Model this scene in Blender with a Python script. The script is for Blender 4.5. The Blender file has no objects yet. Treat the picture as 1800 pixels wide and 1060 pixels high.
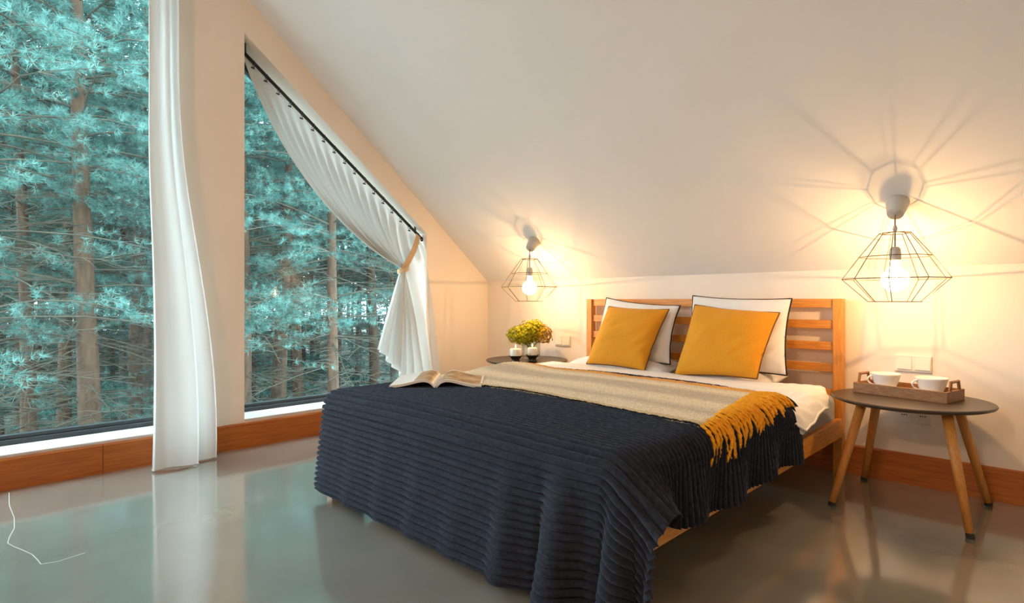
import bpy, bmesh, math, random
import numpy as np
from mathutils import Vector, Matrix
random.seed(7); rng = np.random.default_rng(7)
C = bpy.context.scene.collection
PI = math.pi

# ------------------------------------------------------------------ camera, sky, exposure
cam_d = bpy.data.cameras.new('camera'); cam = bpy.data.objects.new('camera', cam_d); C.objects.link(cam)
cam.location = (3.7508, -3.4794, 0.94)
cam.rotation_euler = (PI/2, 0, math.radians(44.686))
cam_d.sensor_width = 36.0; cam_d.lens = 36.0*987.97/1800.0
cam_d.shift_y = -(530-528.28)/1800.0
cam_d.clip_start = 0.02; cam_d.clip_end = 300
sc = bpy.context.scene; sc.camera = cam
sc.view_settings.view_transform = 'Standard'; sc.view_settings.look = 'None'
sc.view_settings.gamma = 1.0; sc.view_settings.use_curve_mapping = False
sc.view_settings.exposure = 0.28
try:
    sc.cycles.use_denoising = True; sc.cycles.max_bounces = 10; sc.cycles.diffuse_bounces = 5
    sc.cycles.transparent_max_bounces = 24; sc.cycles.sample_clamp_indirect = 6.0
except Exception: pass
w = bpy.data.worlds.new('sky'); sc.world = w; w.use_nodes = True
bg = w.node_tree.nodes['Background']
bg.inputs['Color'].default_value = (0.72, 0.91, 1.0, 1); bg.inputs['Strength'].default_value = 10.5
PENDANT_W = 11.0; PENDANT_COL = (1.0, 0.57, 0.23)
FILL_W = 70.0; FILL_COL = (1.0, 0.62, 0.38)  # warm fill from the lamp added behind the viewer

# ------------------------------------------------------------------ materials
def nd(nt, t, **k):
    n = nt.nodes.new(t)
    for a, b in k.items():
        if a.startswith('i_'):
            n.inputs[a[2:].replace('_', ' ')].default_value = b
        else: setattr(n, a, b)
    return n
def newmat(name):
    m = bpy.data.materials.new(name); m.use_nodes = True
    nt = m.node_tree
    return m, nt, nt.nodes['Principled BSDF']
def mat(name, col, rough=.6, var=.12, scale=40., bump=0., bscale=None, metal=0., spec=.5, sheen=0., coords='Object', stretch=(1,1,1)):
    m, nt, p = newmat(name)
    p.inputs['Roughness'].default_value = rough; p.inputs['Metallic'].default_value = metal
    p.inputs['Specular IOR Level'].default_value = spec
    if sheen: p.inputs['Sheen Weight'].default_value = sheen
    tc = nd(nt, 'ShaderNodeTexCoord'); mp = nd(nt, 'ShaderNodeMapping'); mp.inputs['Scale'].default_value = stretch
    nt.links.new(tc.outputs[coords], mp.inputs['Vector'])
    n = nd(nt, 'ShaderNodeTexNoise'); n.inputs['Scale'].default_value = scale; n.inputs['Detail'].default_value = 5
    nt.links.new(mp.outputs[0], n.inputs['Vector'])
    r = nd(nt, 'ShaderNodeValToRGB')
    a = [max(0, c*(1-var)) for c in col]; b = [min(1, c*(1+var)) for c in col]
    r.color_ramp.elements[0].position = .3; r.color_ramp.elements[1].position = .7
    r.color_ramp.elements[0].color = (*a, 1); r.color_ramp.elements[1].color = (*b, 1)
    nt.links.new(n.outputs['Fac'], r.inputs['Fac']); nt.links.new(r.outputs['Color'], p.inputs['Base Color'])
    if bump:
        n2 = nd(nt, 'ShaderNodeTexNoise'); n2.inputs['Scale'].default_value = bscale or scale*3; n2.inputs['Detail'].default_value = 4
        nt.links.new(mp.outputs[0], n2.inputs['Vector'])
        bp = nd(nt, 'ShaderNodeBump'); bp.inputs['Strength'].default_value = bump; bp.inputs['Distance'].default_value = .004
        nt.links.new(n2.outputs['Fac'], bp.inputs['Height']); nt.links.new(bp.outputs[0], p.inputs['Normal'])
    return m
def wood(name, light, dark, stretch, rough=.4, scale=6.):
    m, nt, p = newmat(name)
    p.inputs['Roughness'].default_value = rough
    tc = nd(nt, 'ShaderNodeTexCoord'); mp = nd(nt, 'ShaderNodeMapping'); mp.inputs['Scale'].default_value = stretch
    oi = nd(nt, 'ShaderNodeObjectInfo'); ad = nd(nt, 'ShaderNodeVectorMath', operation='ADD')
    sc_ = nd(nt, 'ShaderNodeMath', operation='MULTIPLY'); sc_.inputs[1].default_value = 37.
    nt.links.new(oi.outputs['Random'], sc_.inputs[0])
    nt.links.new(tc.outputs['Object'], ad.inputs[0]); nt.links.new(sc_.outputs[0], ad.inputs[1])
    nt.links.new(ad.outputs[0], mp.inputs['Vector'])
    n = nd(nt, 'ShaderNodeTexNoise'); n.inputs['Scale'].default_value = scale; n.inputs['Detail'].default_value = 6; n.inputs['Distortion'].default_value = .6
    nt.links.new(mp.outputs[0], n.inputs['Vector'])
    r = nd(nt, 'ShaderNodeValToRGB'); e = r.color_ramp.elements
    e[0].position = .32; e[1].position = .68; e[0].color = (*dark, 1); e[1].color = (*light, 1)
    nt.links.new(n.outputs['Fac'], r.inputs['Fac']); nt.links.new(r.outputs['Color'], p.inputs['Base Color'])
    bp = nd(nt, 'ShaderNodeBump'); bp.inputs['Strength'].default_value = .12; bp.inputs['Distance'].default_value = .002
    nt.links.new(n.outputs['Fac'], bp.inputs['Height']); nt.links.new(bp.outputs[0], p.inputs['Normal'])
    return m
def cloth(name, col, trans=.5, clear=.0, bump=.25, scale=700):
    m, nt, p = newmat(name); nt.nodes.remove(p)
    out = nt.nodes['Material Output']
    d = nd(nt, 'ShaderNodeBsdfDiffuse'); t = nd(nt, 'ShaderNodeBsdfTranslucent'); x = nd(nt, 'ShaderNodeMixShader')
    d.inputs['Color'].default_value = (*col, 1); t.inputs['Color'].default_value = (*col, 1); x.inputs[0].default_value = trans
    tc = nd(nt, 'ShaderNodeTexCoord'); n = nd(nt, 'ShaderNodeTexNoise'); n.inputs['Scale'].default_value = scale
    nt.links.new(tc.outputs['Object'], n.inputs['Vector'])
    bp = nd(nt, 'ShaderNodeBump'); bp.inputs['Strength'].default_value = bump; bp.inputs['Distance'].default_value = .001
    nt.links.new(n.outputs['Fac'], bp.inputs['Height'])
    nt.links.new(bp.outputs[0], d.inputs['Normal'])
    nt.links.new(d.outputs[0], x.inputs[1]); nt.links.new(t.outputs[0], x.inputs[2])
    last = x
    if clear:
        tr = nd(nt, 'ShaderNodeBsdfTransparent'); y = nd(nt, 'ShaderNodeMixShader'); y.inputs[0].default_value = clear
        nt.links.new(x.outputs[0], y.inputs[1]); nt.links.new(tr.outputs[0], y.inputs[2]); last = y
    nt.links.new(last.outputs[0], out.inputs['Surface'])
    return m
def glass(name, tint=(1,1,1), ior=1.5, boost=1.0):
    m, nt, p = newmat(name); nt.nodes.remove(p)
    out = nt.nodes['Material Output']
    tr = nd(nt, 'ShaderNodeBsdfTransparent'); tr.inputs['Color'].default_value = (*tint, 1)
    gl = nd(nt, 'ShaderNodeBsdfGlossy'); gl.inputs['Roughness'].default_value = .01
    lw = nd(nt, 'ShaderNodeLayerWeight'); lw.inputs['Blend'].default_value = .5
    pw = nd(nt, 'ShaderNodeMath', operation='POWER'); pw.inputs[1].default_value = 5.
    mu = nd(nt, 'ShaderNodeMath', operation='MULTIPLY_ADD', use_clamp=True); f0 = ((ior-1)/(ior+1))**2*boost
    mu.inputs[1].default_value = 1-f0; mu.inputs[2].default_value = f0
    nt.links.new(lw.outputs['Facing'], pw.inputs[0])
    x = nd(nt, 'ShaderNodeMixShader')
    nt.links.new(pw.outputs[0], mu.inputs[0]); nt.links.new(mu.outputs[0], x.inputs[0])
    nt.links.new(tr.outputs[0], x.inputs[1]); nt.links.new(gl.outputs[0], x.inputs[2]); nt.links.new(x.outputs[0], out.inputs['Surface'])
    return m
def emit(name, col, s):
    m, nt, p = newmat(name); nt.nodes.remove(p)
    e = nd(nt, 'ShaderNodeEmission'); e.inputs['Color'].default_value = (*col, 1); e.inputs['Strength'].default_value = s
    nt.links.new(e.outputs[0], nt.nodes['Material Output'].inputs['Surface']); return m

M = {}
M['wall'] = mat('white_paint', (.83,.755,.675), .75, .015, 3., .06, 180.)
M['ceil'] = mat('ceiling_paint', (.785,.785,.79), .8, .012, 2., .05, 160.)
M['sill'] = mat('white_sill', (.70,.71,.72), .35, .02, 8.)
M['frame'] = mat('anthracite_frame', (.025,.035,.042), .35, .1, 20.)
M['crack'] = mat('crack_filler', (.50,.52,.49), .35, .1, 30.)
M['base'] = wood('stained_baseboard', (.50,.15,.022), (.33,.085,.010), (6,1.2,30), .38, 5.)
M['bed_y'] = wood('pine_along_length', (.72,.31,.048), (.54,.19,.022), (22,1.5,22), .42)
M['bed_x'] = wood('pine_across', (.72,.31,.048), (.54,.19,.022), (1.5,22,22), .42)
M['bed_z'] = wood('pine_upright', (.72,.31,.048), (.54,.19,.022), (22,22,1.5), .42)
M['leg'] = wood('beech_leg', (.66,.29,.065), (.50,.20,.036), (30,30,2), .45)
M['tray'] = wood('walnut_tray', (.34,.16,.055), (.20,.085,.026), (3,25,25), .5)
M['tabletop'] = wood('dark_tabletop', (.060,.040,.026), (.040,.026,.017), (2,18,18), .38)
M['rubber'] = mat('black_rubber', (.012,.012,.012), .6)
M['black'] = mat('black_metal', (.012,.012,.013), .4)
M['wire'] = mat('cage_wire', (.15,.11,.06), .4, .1, 30., metal=.5)
M['grey_plastic'] = mat('grey_plastic', (.48,.46,.43), .45, .04)
M['cord'] = mat('grey_cord', (.16,.14,.12), .6)
M['plastic'] = mat('white_plastic', (.80,.77,.72), .35, .02)
M['dark_hole'] = mat('socket_hole', (.01,.01,.01), .7)
M['duvet'] = mat('white_cotton', (.80,.795,.79), .85, .02, 12., .25, 60., sheen=.1)
M['sheet'] = mat('grey_sheet', (.36,.36,.35), .85, .05, 10., .2, 60.)
M['piping'] = mat('black_piping', (.012,.013,.018), .8)
M['mustard'] = mat('mustard_linen', (.70,.30,.006), .85, .10, 260., .35, 420., sheen=.05)
M['mustard_edge'] = mat('brown_piping', (.16,.06,.008), .8)
M['fringe'] = mat('mustard_yarn', (.86,.37,.010), .9, .18, 120., .4, 300.)
M['porcelain'] = mat('white_porcelain', (.82,.80,.77), .18, .01)
M['wax'] = mat('white_wax', (.85,.80,.70), .45, .03)
M['holder'] = mat('dark_ceramic', (.018,.014,.013), .25)
M['page'] = mat('page_paper', (.78,.77,.75), .45, .03, 30.)
M['glass'] = glass('window_glass', (.93,.985,.98), 1.45, 1.6)
M['vase'] = glass('vase_glass', (.93,.95,.93), 1.5, 1.3)
m = glass('bulb_glass', (1,.98,.94), 1.3, 1.0); M['bulbglass'] = m; nt = m.node_tree   # a lit bulb: the glass glows softly
e_ = nd(nt, 'ShaderNodeEmission'); e_.inputs['Color'].default_value = (1,.86,.60,1); e_.inputs['Strength'].default_value = 2.2
a_ = nd(nt, 'ShaderNodeAddShader'); o_ = nt.nodes['Material Output']; src = o_.inputs['Surface'].links[0].from_socket
nt.links.new(src, a_.inputs[0]); nt.links.new(e_.outputs[0], a_.inputs[1]); nt.links.new(a_.outputs[0], o_.inputs['Surface'])
M['filament'] = emit('glowing_filament', (1.0,.80,.50), 260.)
M['flame'] = emit('candle_flame', (1.0,.62,.22), 9.)
M['curtain'] = cloth('curtain_cotton', (.71,.705,.69), .40)
M['sheer'] = cloth('sheer_cotton', (.78,.77,.75), .5, .06)
M['strap'] = cloth('tie_linen', (.66,.50,.33), .2)
M['water'] = mat('stems_green', (.22,.27,.09), .6)

# floor: glossy poured resin
m, nt, p = newmat('poured_floor'); M['floor'] = m
p.inputs['Roughness'].default_value = .16; p.inputs['Specular IOR Level'].default_value = .8
p.inputs['Coat Weight'].default_value = 1.0; p.inputs['Coat IOR'].default_value = 1.85; p.inputs['Coat Roughness'].default_value = .06
tc = nd(nt, 'ShaderNodeTexCoord'); n = nd(nt, 'ShaderNodeTexNoise'); n.inputs['Scale'].default_value = 2.2; n.inputs['Detail'].default_value = 8
nt.links.new(tc.outputs['Object'], n.inputs['Vector'])
r = nd(nt, 'ShaderNodeValToRGB'); r.color_ramp.elements[0].color = (.20,.205,.18,1); r.color_ramp.elements[1].color = (.255,.26,.23,1)
r.color_ramp.elements[0].position = .3; r.color_ramp.elements[1].position = .7
nt.links.new(n.outputs['Fac'], r.inputs['Fac']); nt.links.new(r.outputs['Color'], p.inputs['Base Color'])
n2 = nd(nt, 'ShaderNodeTexNoise'); n2.inputs['Scale'].default_value = 140; bp = nd(nt, 'ShaderNodeBump'); bp.inputs['Strength'].default_value = .05; bp.inputs['Distance'].default_value = .002
nt.links.new(tc.outputs['Object'], n2.inputs['Vector']); nt.links.new(n2.outputs['Fac'], bp.inputs['Height']); nt.links.new(bp.outputs[0], p.inputs['Normal']); nt.links.new(bp.outputs[0], p.inputs['Coat Normal'])

# fleece
m = mat('slate_fleece', (.020,.0245,.037), .95, .32, 80., .5, 500., spec=.10, sheen=.16); M['fleece'] = m
m.node_tree.nodes['Principled BSDF'].inputs['Sheen Tint'].default_value = (.55,.65,.85,1)
m.node_tree.nodes['Principled BSDF'].inputs['Sheen Roughness'].default_value = .45
# throw: cream knit with soft cross bands and a mustard edge (woven colour, along y)
m, nt, p = newmat('cream_throw'); M['throw'] = m
p.inputs['Roughness'].default_value = .95; p.inputs['Sheen Weight'].default_value = .15; p.inputs['Specular IOR Level'].default_value = .1
tc = nd(nt, 'ShaderNodeTexCoord'); sp = nd(nt, 'ShaderNodeSeparateXYZ'); nt.links.new(tc.outputs['UV'], sp.inputs[0])
r = nd(nt, 'ShaderNodeValToRGB'); cr = r.color_ramp
cols = [(0,(.66,.52,.27)),(.035,(.62,.50,.30)),(.05,(.82,.72,.52)),(.16,(.80,.71,.52)),(.24,(.58,.49,.36)),(.36,(.84,.74,.54)),(.47,(.86,.75,.54)),(.56,(.58,.50,.37)),(.70,(.56,.48,.36)),(.80,(.86,.76,.55)),(.90,(.70,.60,.44)),(.93,(.76,.36,.03)),(1,(.74,.33,.02))]
cr.elements[0].color = (*cols[0][1],1); cr.elements[1].color = (*cols[-1][1],1)
for pos, c_ in cols[1:-1]:
    e = cr.elements.new(pos); e.color = (*c_,1)
nt.links.new(sp.outputs['Y'], r.inputs['Fac'])
n = nd(nt, 'ShaderNodeTexNoise'); n.inputs['Scale'].default_value = 150; n.inputs['Detail'].default_value = 3; nt.links.new(tc.outputs['Object'], n.inputs['Vector'])
mx = nd(nt, 'ShaderNodeMixRGB', blend_type='MULTIPLY'); mx.inputs['Fac'].default_value = .55
r2 = nd(nt, 'ShaderNodeValToRGB'); r2.color_ramp.elements[0].position = .35; r2.color_ramp.elements[1].position = .62; r2.color_ramp.elements[0].color = (.45,.42,.36,1); r2.color_ramp.elements[1].color = (1,1,1,1)
nt.links.new(n.outputs['Fac'], r2.inputs['Fac']); nt.links.new(r.outputs['Color'], mx.inputs['Color1']); nt.links.new(r2.outputs['Color'], mx.inputs['Color2'])
nt.links.new(mx.outputs[0], p.inputs['Base Color'])
bp = nd(nt, 'ShaderNodeBump'); bp.inputs['Strength'].default_value = .8; bp.inputs['Distance'].default_value = .004
nt.links.new(n.outputs['Fac'], bp.inputs['Height']); nt.links.new(bp.outputs[0], p.inputs['Normal'])
# page picture: a printed interior, warm browns
m, nt, p = newmat('printed_picture'); M['print'] = m; p.inputs['Roughness'].default_value = .4
tc = nd(nt, 'ShaderNodeTexCoord'); n = nd(nt, 'ShaderNodeTexNoise'); n.inputs['Scale'].default_value = 16; n.inputs['Detail'].default_value = 4
nt.links.new(tc.outputs['Object'], n.inputs['Vector'])
r = nd(nt, 'ShaderNodeValToRGB'); cr = r.color_ramp
cr.elements[0].position = .3; cr.elements[1].position = .75; cr.elements[0].color = (.14,.07,.03,1); cr.elements[1].color = (.60,.46,.30,1)
e = cr.elements.new(.5); e.color = (.40,.24,.10,1)
nt.links.new(n.outputs['Fac'], r.inputs['Fac']); nt.links.new(r.outputs['Color'], p.inputs['Base Color'])
# hydrangea
def leafmat(name, c0, c1, scale=9., rough=.7, trans=.3, rnd=True):
    m, nt, p = newmat(name); nt.nodes.remove(p)
    tc = nd(nt, 'ShaderNodeTexCoord'); n = nd(nt, 'ShaderNodeTexNoise'); n.inputs['Scale'].default_value = scale; n.inputs['Detail'].default_value = 3
    nt.links.new(tc.outputs['Object'], n.inputs['Vector'])
    r = nd(nt, 'ShaderNodeValToRGB'); r.color_ramp.elements[0].position = .33; r.color_ramp.elements[1].position = .66
    r.color_ramp.elements[0].color = (*c0,1); r.color_ramp.elements[1].color = (*c1,1)
    nt.links.new(n.outputs['Fac'], r.inputs['Fac'])
    d = nd(nt, 'ShaderNodeBsdfDiffuse'); t = nd(nt, 'ShaderNodeBsdfTranslucent'); x = nd(nt, 'ShaderNodeMixShader'); x.inputs[0].default_value = trans
    for s in (d, t): nt.links.new(r.outputs['Color'], s.inputs['Color'])
    nt.links.new(d.outputs[0], x.inputs[1]); nt.links.new(t.outputs[0], x.inputs[2]); nt.links.new(x.outputs[0], nt.nodes['Material Output'].inputs['Surface'])
    return m
M['petal'] = leafmat('hydrangea_petal', (.14,.17,.010), (.52,.45,.03), 45., trans=.12)
M['petal2'] = leafmat('hydrangea_petal_amber', (.25,.15,.012), (.60,.38,.04), 45., trans=.12)
M['needle'] = leafmat('pine_needles', (.022,.088,.078), (.165,.335,.30), 5.0, trans=.35)
M['needle2'] = leafmat('pine_needles_far', (.040,.115,.105), (.125,.27,.25), 1.0, trans=.35)
M['bark'] = mat('pine_bark', (.058,.031,.016), .9, .45, 7., .5, 30., stretch=(3,3,.6))
M['twig'] = mat('dead_twigs', (.052,.050,.034), .9, .3, 4.)
M['snow'] = mat('forest_floor', (.075,.088,.07), .9, .5, .8)

# ------------------------------------------------------------------ mesh helpers
class MB:
    def __init__(s): s.v = []; s.f = []
    def add(s, vs, fs):
        o = len(s.v); s.v += [tuple(map(float, q)) for q in vs]; s.f += [tuple(i+o for i in f) for f in fs]; return s
    def quad(s, a, b, c, d): return s.add([a,b,c,d], [(0,1,2,3)])
    def box(s, lo, hi):
        x0,y0,z0 = lo; x1,y1,z1 = hi
        return s.add([(x0,y0,z0),(x1,y0,z0),(x1,y1,z0),(x0,y1,z0),(x0,y0,z1),(x1,y0,z1),(x1,y1,z1),(x0,y1,z1)],
              [(0,3,2,1),(4,5,6,7),(0,1,5,4),(1,2,6,5),(2,3,7,6),(3,0,4,7)])
    def prism(s, poly, axis, a, b):
        """poly: 2D outline, extruded along axis from a to b"""
        def P(u, v, t): return {'x':(t,u,v),'y':(u,t,v),'z':(u,v,t)}[axis]
        n = len(poly)
        vs = [P(u,v,a) for u,v in poly] + [P(u,v,b) for u,v in poly]
        fs = [tuple(range(n))[::-1], tuple(range(n, 2*n))] + [(i,(i+1)%n,(i+1)%n+n,i+n) for i in range(n)]
        return s.add(vs, fs)
    def tube(s, pts, r, n=8, cap=True):
        pts = [Vector(q) for q in pts]; rs = r if hasattr(r, '__len__') else [r]*len(pts)
        vs = []; up = None
        for i, q in enumerate(pts):
            t = (pts[min(i+1, len(pts)-1)] - pts[max(i-1, 0)]).normalized()
            if up is None:
                up = Vector((0,0,1)) if abs(t.z) < .9 else Vector((1,0,0))
            b = t.cross(up).normalized(); up = b.cross(t).normalized()
            for k in range(n):
                a = 2*PI*k/n; vs.append(q + (b*math.cos(a) + up*math.sin(a))*rs[i])
        fs = [(i*n+k, i*n+(k+1)%n, (i+1)*n+(k+1)%n, (i+1)*n+k) for i in range(len(pts)-1) for k in range(n)]
        if cap: fs += [tuple(range(n))[::-1], tuple(range((len(pts)-1)*n, len(pts)*n))]
        return s.add(vs, fs)
    def lathe(s, prof, n=32, c=(0,0,0), rot=None):
        vs = []
        for r_, z in prof:
            for k in range(n):
                a = 2*PI*k/n; q = Vector((r_*math.cos(a), r_*math.sin(a), z))
                if rot: q = rot @ q
                vs.append(q + Vector(c))
        m_ = len(prof)
        return s.add(vs, [(i*n+k, i*n+(k+1)%n, (i+1)*n+(k+1)%n, (i+1)*n+k) for i in range(m_-1) for k in range(n)])
    def build(s, name, material, parent=None, smooth=False, bevel=0., seg=2, origin=None, fixn=True):
        return mesh_obj(name, s.v, s.f, material, parent, smooth, bevel, seg, origin, fixn)
def mesh_obj(name, v, f, material, parent=None, smooth=False, bevel=0., seg=2, origin=None, fixn=True):
    me = bpy.data.meshes.new(name)
    me.from_pydata([tuple(q) for q in v], [], f)
    if fixn:
        bm = bmesh.new(); bm.from_mesh(me); bmesh.ops.recalc_face_normals(bm, faces=bm.faces)
        if bevel:
            es = [e for e in bm.edges if len(e.link_faces) == 2 and e.calc_face_angle(0) > .6]
            bmesh.ops.bevel(bm, geom=es, offset=bevel, segments=seg, affect='EDGES', profile=.5)
        bm.to_mesh(me); bm.free()
    me.materials.append(material)
    if smooth: me.shade_smooth() if smooth is True else me.shade_smooth()
    o = bpy.data.objects.new(name, me); C.objects.link(o)
    if parent is not None:
        o.parent = parent; 
        if parent.type == 'EMPTY' or True: o.matrix_parent_inverse = parent_inv(parent)
    return o
def parent_inv(p):
    m_ = Matrix.LocRotScale(p.location, p.rotation_euler, p.scale)
    q = p.parent
    if q is not None: m_ = Matrix.LocRotScale(q.location, q.rotation_euler, q.scale) @ m_ if False else m_
    return m_.inverted()
def thing(name, label, cat, loc=(0,0,0), group=None):
    o = bpy.data.objects.new(name, None); C.objects.link(o); o.location = loc; o.empty_display_size = .1
    o['label'] = label; o['category'] = cat
    if group: o['group'] = group
    return o
def tag(o, label, cat, group=None):
    o['label'] = label; o['category'] = cat
    if group: o['group'] = group
    return o
def struct(o, label=None):
    o['kind'] = 'structure'
    if label: o['label'] = label
    return o
def sempty(name, loc, label=None):
    o = bpy.data.objects.new(name, None); C.objects.link(o); o.location = loc; return struct(o, label)
def grid_obj(name, P, material, parent=None, uv=None, smooth=True, close_u=False):
    """P: (nu, nv, 3) array"""
    nu, nv = P.shape[:2]
    me = bpy.data.meshes.new(name)
    iu = np.arange(nu if close_u else nu-1)[:,None]; iv = np.arange(nv-1)[None,:]
    a = iu*nv+iv; b = ((iu+1)%nu)*nv+iv
    F = np.stack([a, b, b+1, a+1], -1).reshape(-1,4)
    me.vertices.add(nu*nv); me.vertices.foreach_set('co', P.reshape(-1).astype(np.float32))
    me.loops.add(F.size); me.loops.foreach_set('vertex_index', F.reshape(-1).astype(np.int32))
    me.polygons.add(len(F)); me.polygons.foreach_set('loop_start', np.arange(0, F.size, 4, dtype=np.int32))
    if uv is not None:
        l = me.uv_layers.new(name='uv'); l.data.foreach_set('uv', uv.reshape(-1,2)[F.reshape(-1)].reshape(-1).astype(np.float32))
    me.update(calc_edges=True); me.validate(); me.materials.append(material)
    if smooth: me.shade_smooth()
    o = bpy.data.objects.new(name, me); C.objects.link(o)
    if parent is not None: o.parent = parent; o.matrix_parent_inverse = parent_inv(parent)
    return o
def gnormals(P):
    du = np.gradient(P, axis=0); dv = np.gradient(P, axis=1)
    n = np.cross(du, dv); return n/np.maximum(np.linalg.norm(n, axis=-1, keepdims=True), 1e-9)
def sstep(x, a, b):
    t = np.clip((x-a)/(b-a), 0, 1); return t*t*(3-2*t)
def vnoise(u, v, seed=0, octv=3):
    """cheap smooth noise from summed sines"""
    g = np.random.default_rng(seed); out = 0*u+0*v; amp = 1.
    for k in range(octv):
        for j in range(4):
            a = g.uniform(0, 2*PI); f = (2**k)*g.uniform(.7,1.4)
            out = out + amp*np.sin((u*np.cos(a)+v*np.sin(a))*f + g.uniform(0,2*PI))
        amp *= .5
    return out/4.
def dup(o, loc=None, rotz=None, sc_=None, label=None, parent=None):
    c = o.copy(); C.objects.link(c)
    if parent is not None: c.parent = parent
    if loc is not None: c.location = loc
    if rotz is not None: c.rotation_euler = (0,0,rotz)
    if sc_ is not None: c.scale = (sc_,)*3
    if label: c['label'] = label
    for ch in list(o.children): dup(ch, parent=c)
    return c

# ------------------------------------------------------------------ room shell
YB = -6.8; RX = 5.9; KZ = 1.11; SL = .84; RY = -3.4; RZ = KZ + SL*3.4; WT = .30
def ceil_z(y): return KZ + SL*(-y) if y > RY else RZ - SL*(RY - y)
fl = struct(MB().box((-WT,YB-.3,-.2),(RX+.3,.3,0)).build('floor', M['floor']), 'glossy grey green poured resin floor')
# gable walls with window openings, in columns along y
W2 = dict(y0=-2.125, y1=-.686, z0=.178, zt=lambda y: 1.494 + .806*(-.686-y))
W1 = dict(y0=-4.2, y1=-2.50, z0=.172, zt=lambda y: 3.05)
W3 = dict(y0=-6.1, y1=-4.67, z0=.178, zt=lambda y: 1.494 + .806*(y+6.1))  # out of view, added to bring in more daylight
def gable(name, x_in, x_out, wins):
    mb = MB(); ys = sorted({YB, 0., RY} | {q for w_ in wins for q in (w_['y0'], w_['y1'])})
    for a, b in zip(ys, ys[1:]):
        w_ = next((k for k in wins if k['y0'] <= a+1e-6 and b <= k['y1']+1e-6), None)
        lo, hi = min(x_in, x_out), max(x_in, x_out)
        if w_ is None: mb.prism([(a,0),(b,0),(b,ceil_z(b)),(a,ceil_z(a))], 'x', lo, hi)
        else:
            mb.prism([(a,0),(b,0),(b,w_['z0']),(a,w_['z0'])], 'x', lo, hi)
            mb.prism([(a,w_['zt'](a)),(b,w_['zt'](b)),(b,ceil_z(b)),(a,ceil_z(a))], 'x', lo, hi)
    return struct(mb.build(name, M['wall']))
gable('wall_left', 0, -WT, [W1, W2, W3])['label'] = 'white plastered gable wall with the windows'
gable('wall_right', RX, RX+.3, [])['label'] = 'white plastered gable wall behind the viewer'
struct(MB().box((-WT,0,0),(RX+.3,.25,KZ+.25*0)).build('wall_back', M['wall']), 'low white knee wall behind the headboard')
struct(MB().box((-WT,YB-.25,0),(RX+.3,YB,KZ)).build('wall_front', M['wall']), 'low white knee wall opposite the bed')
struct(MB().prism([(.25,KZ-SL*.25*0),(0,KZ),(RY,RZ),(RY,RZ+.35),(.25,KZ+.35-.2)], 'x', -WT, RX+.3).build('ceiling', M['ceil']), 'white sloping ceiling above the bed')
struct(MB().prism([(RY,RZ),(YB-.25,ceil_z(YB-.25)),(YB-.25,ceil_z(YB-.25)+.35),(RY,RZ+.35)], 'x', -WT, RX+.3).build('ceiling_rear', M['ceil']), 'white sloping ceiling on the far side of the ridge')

# windows in the left gable
def window(name, W, label):
    y0, y1, z0 = W['y0'], W['y1'], W['z0']; zl, zr = W['zt'](y0), W['zt'](y1)
    s = sempty(name, (-.27, (y0+y1)/2, z0), label)
    out = [(y0,z0),(y1,z0),(y1,zr),(y0,zl)]
    sl = (zl-zr)/(y1-y0)
    def inset(d):
        k = d*math.hypot(1, sl)
        f = lambda y: zl - sl*(y-y0) - k
        return [(y0+d,z0+d),(y1-d,z0+d),(y1-d,f(y1-d)),(y0+d,f(y0+d))]
    def ring(d0, d1, xa, xb):
        a, b = inset(d0), inset(d1); m2 = MB()
        vs = [(xa,*q) for q in a]+[(xa,*q) for q in b]+[(xb,*q) for q in a]+[(xb,*q) for q in b]
        fs = []
        for i in range(4):
            j = (i+1)%4
            fs += [(i,j,j+4,i+4),(i+8,i+12,j+12,j+8),(i+4,j+4,j+12,i+12),(i,i+8,j+8,j)]
        return m2.add(vs, fs)
    ring(0, .030, -.285, -.225).build('window_frame', M['frame'], s, bevel=.003)
    ring(.030, .052, -.285, -.243).build('glazing_bead', M['frame'], s, bevel=.002)
    g = inset(.050)
    MB().add([(-.256,*q) for q in g], [(0,1,2,3)]).build('pane', M['glass'], s)
    MB().box((-.225, y0+.001, z0-.008),(.006, y1-.001, z0+.004)).build('sill', M['sill'], s, bevel=.003)
    return s
window('window_1', W1, 'tall window at the edge of the picture looking out on pines')
window('window_2', W2, 'window with a sloping top edge beside the bed')
window('added_window', W3, 'added unseen window with a sloping top edge, letting in more daylight')  # unseen extra window, put in to brighten the room

# baseboards: boards butted end to end
def baseboard(name, axis, cuts, label):
    s = sempty(name, (0,0,0), label)
    for a, b in zip(cuts, cuts[1:]):
        g = .0012
        if axis == 'y': m2 = MB().prism([(0,0),(.018,0),(.018,.150),(.013,.157),(0,.157)], 'y', a+g, b-g)
        else: m2 = MB().prism([(0,0),(-.018,0),(-.018,.150),(-.013,.157),(0,.157)], 'x', a+g, b-g)
        m2.build('plank', M['base'] if axis == 'y' else M['base_x'], s)
    return s
M['base_x'] = wood('stained_baseboard_x', (.50,.15,.022), (.33,.085,.010), (1.2,6,30), .38, 5.)
baseboard('baseboard_left', 'y', [YB,-4.9,-2.87,-1.585,-.02], 'orange brown stained baseboard under the windows')
baseboard('baseboard_back', 'x', [.018,1.9,3.75,RX], 'orange brown stained baseboard behind the bed')
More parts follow.
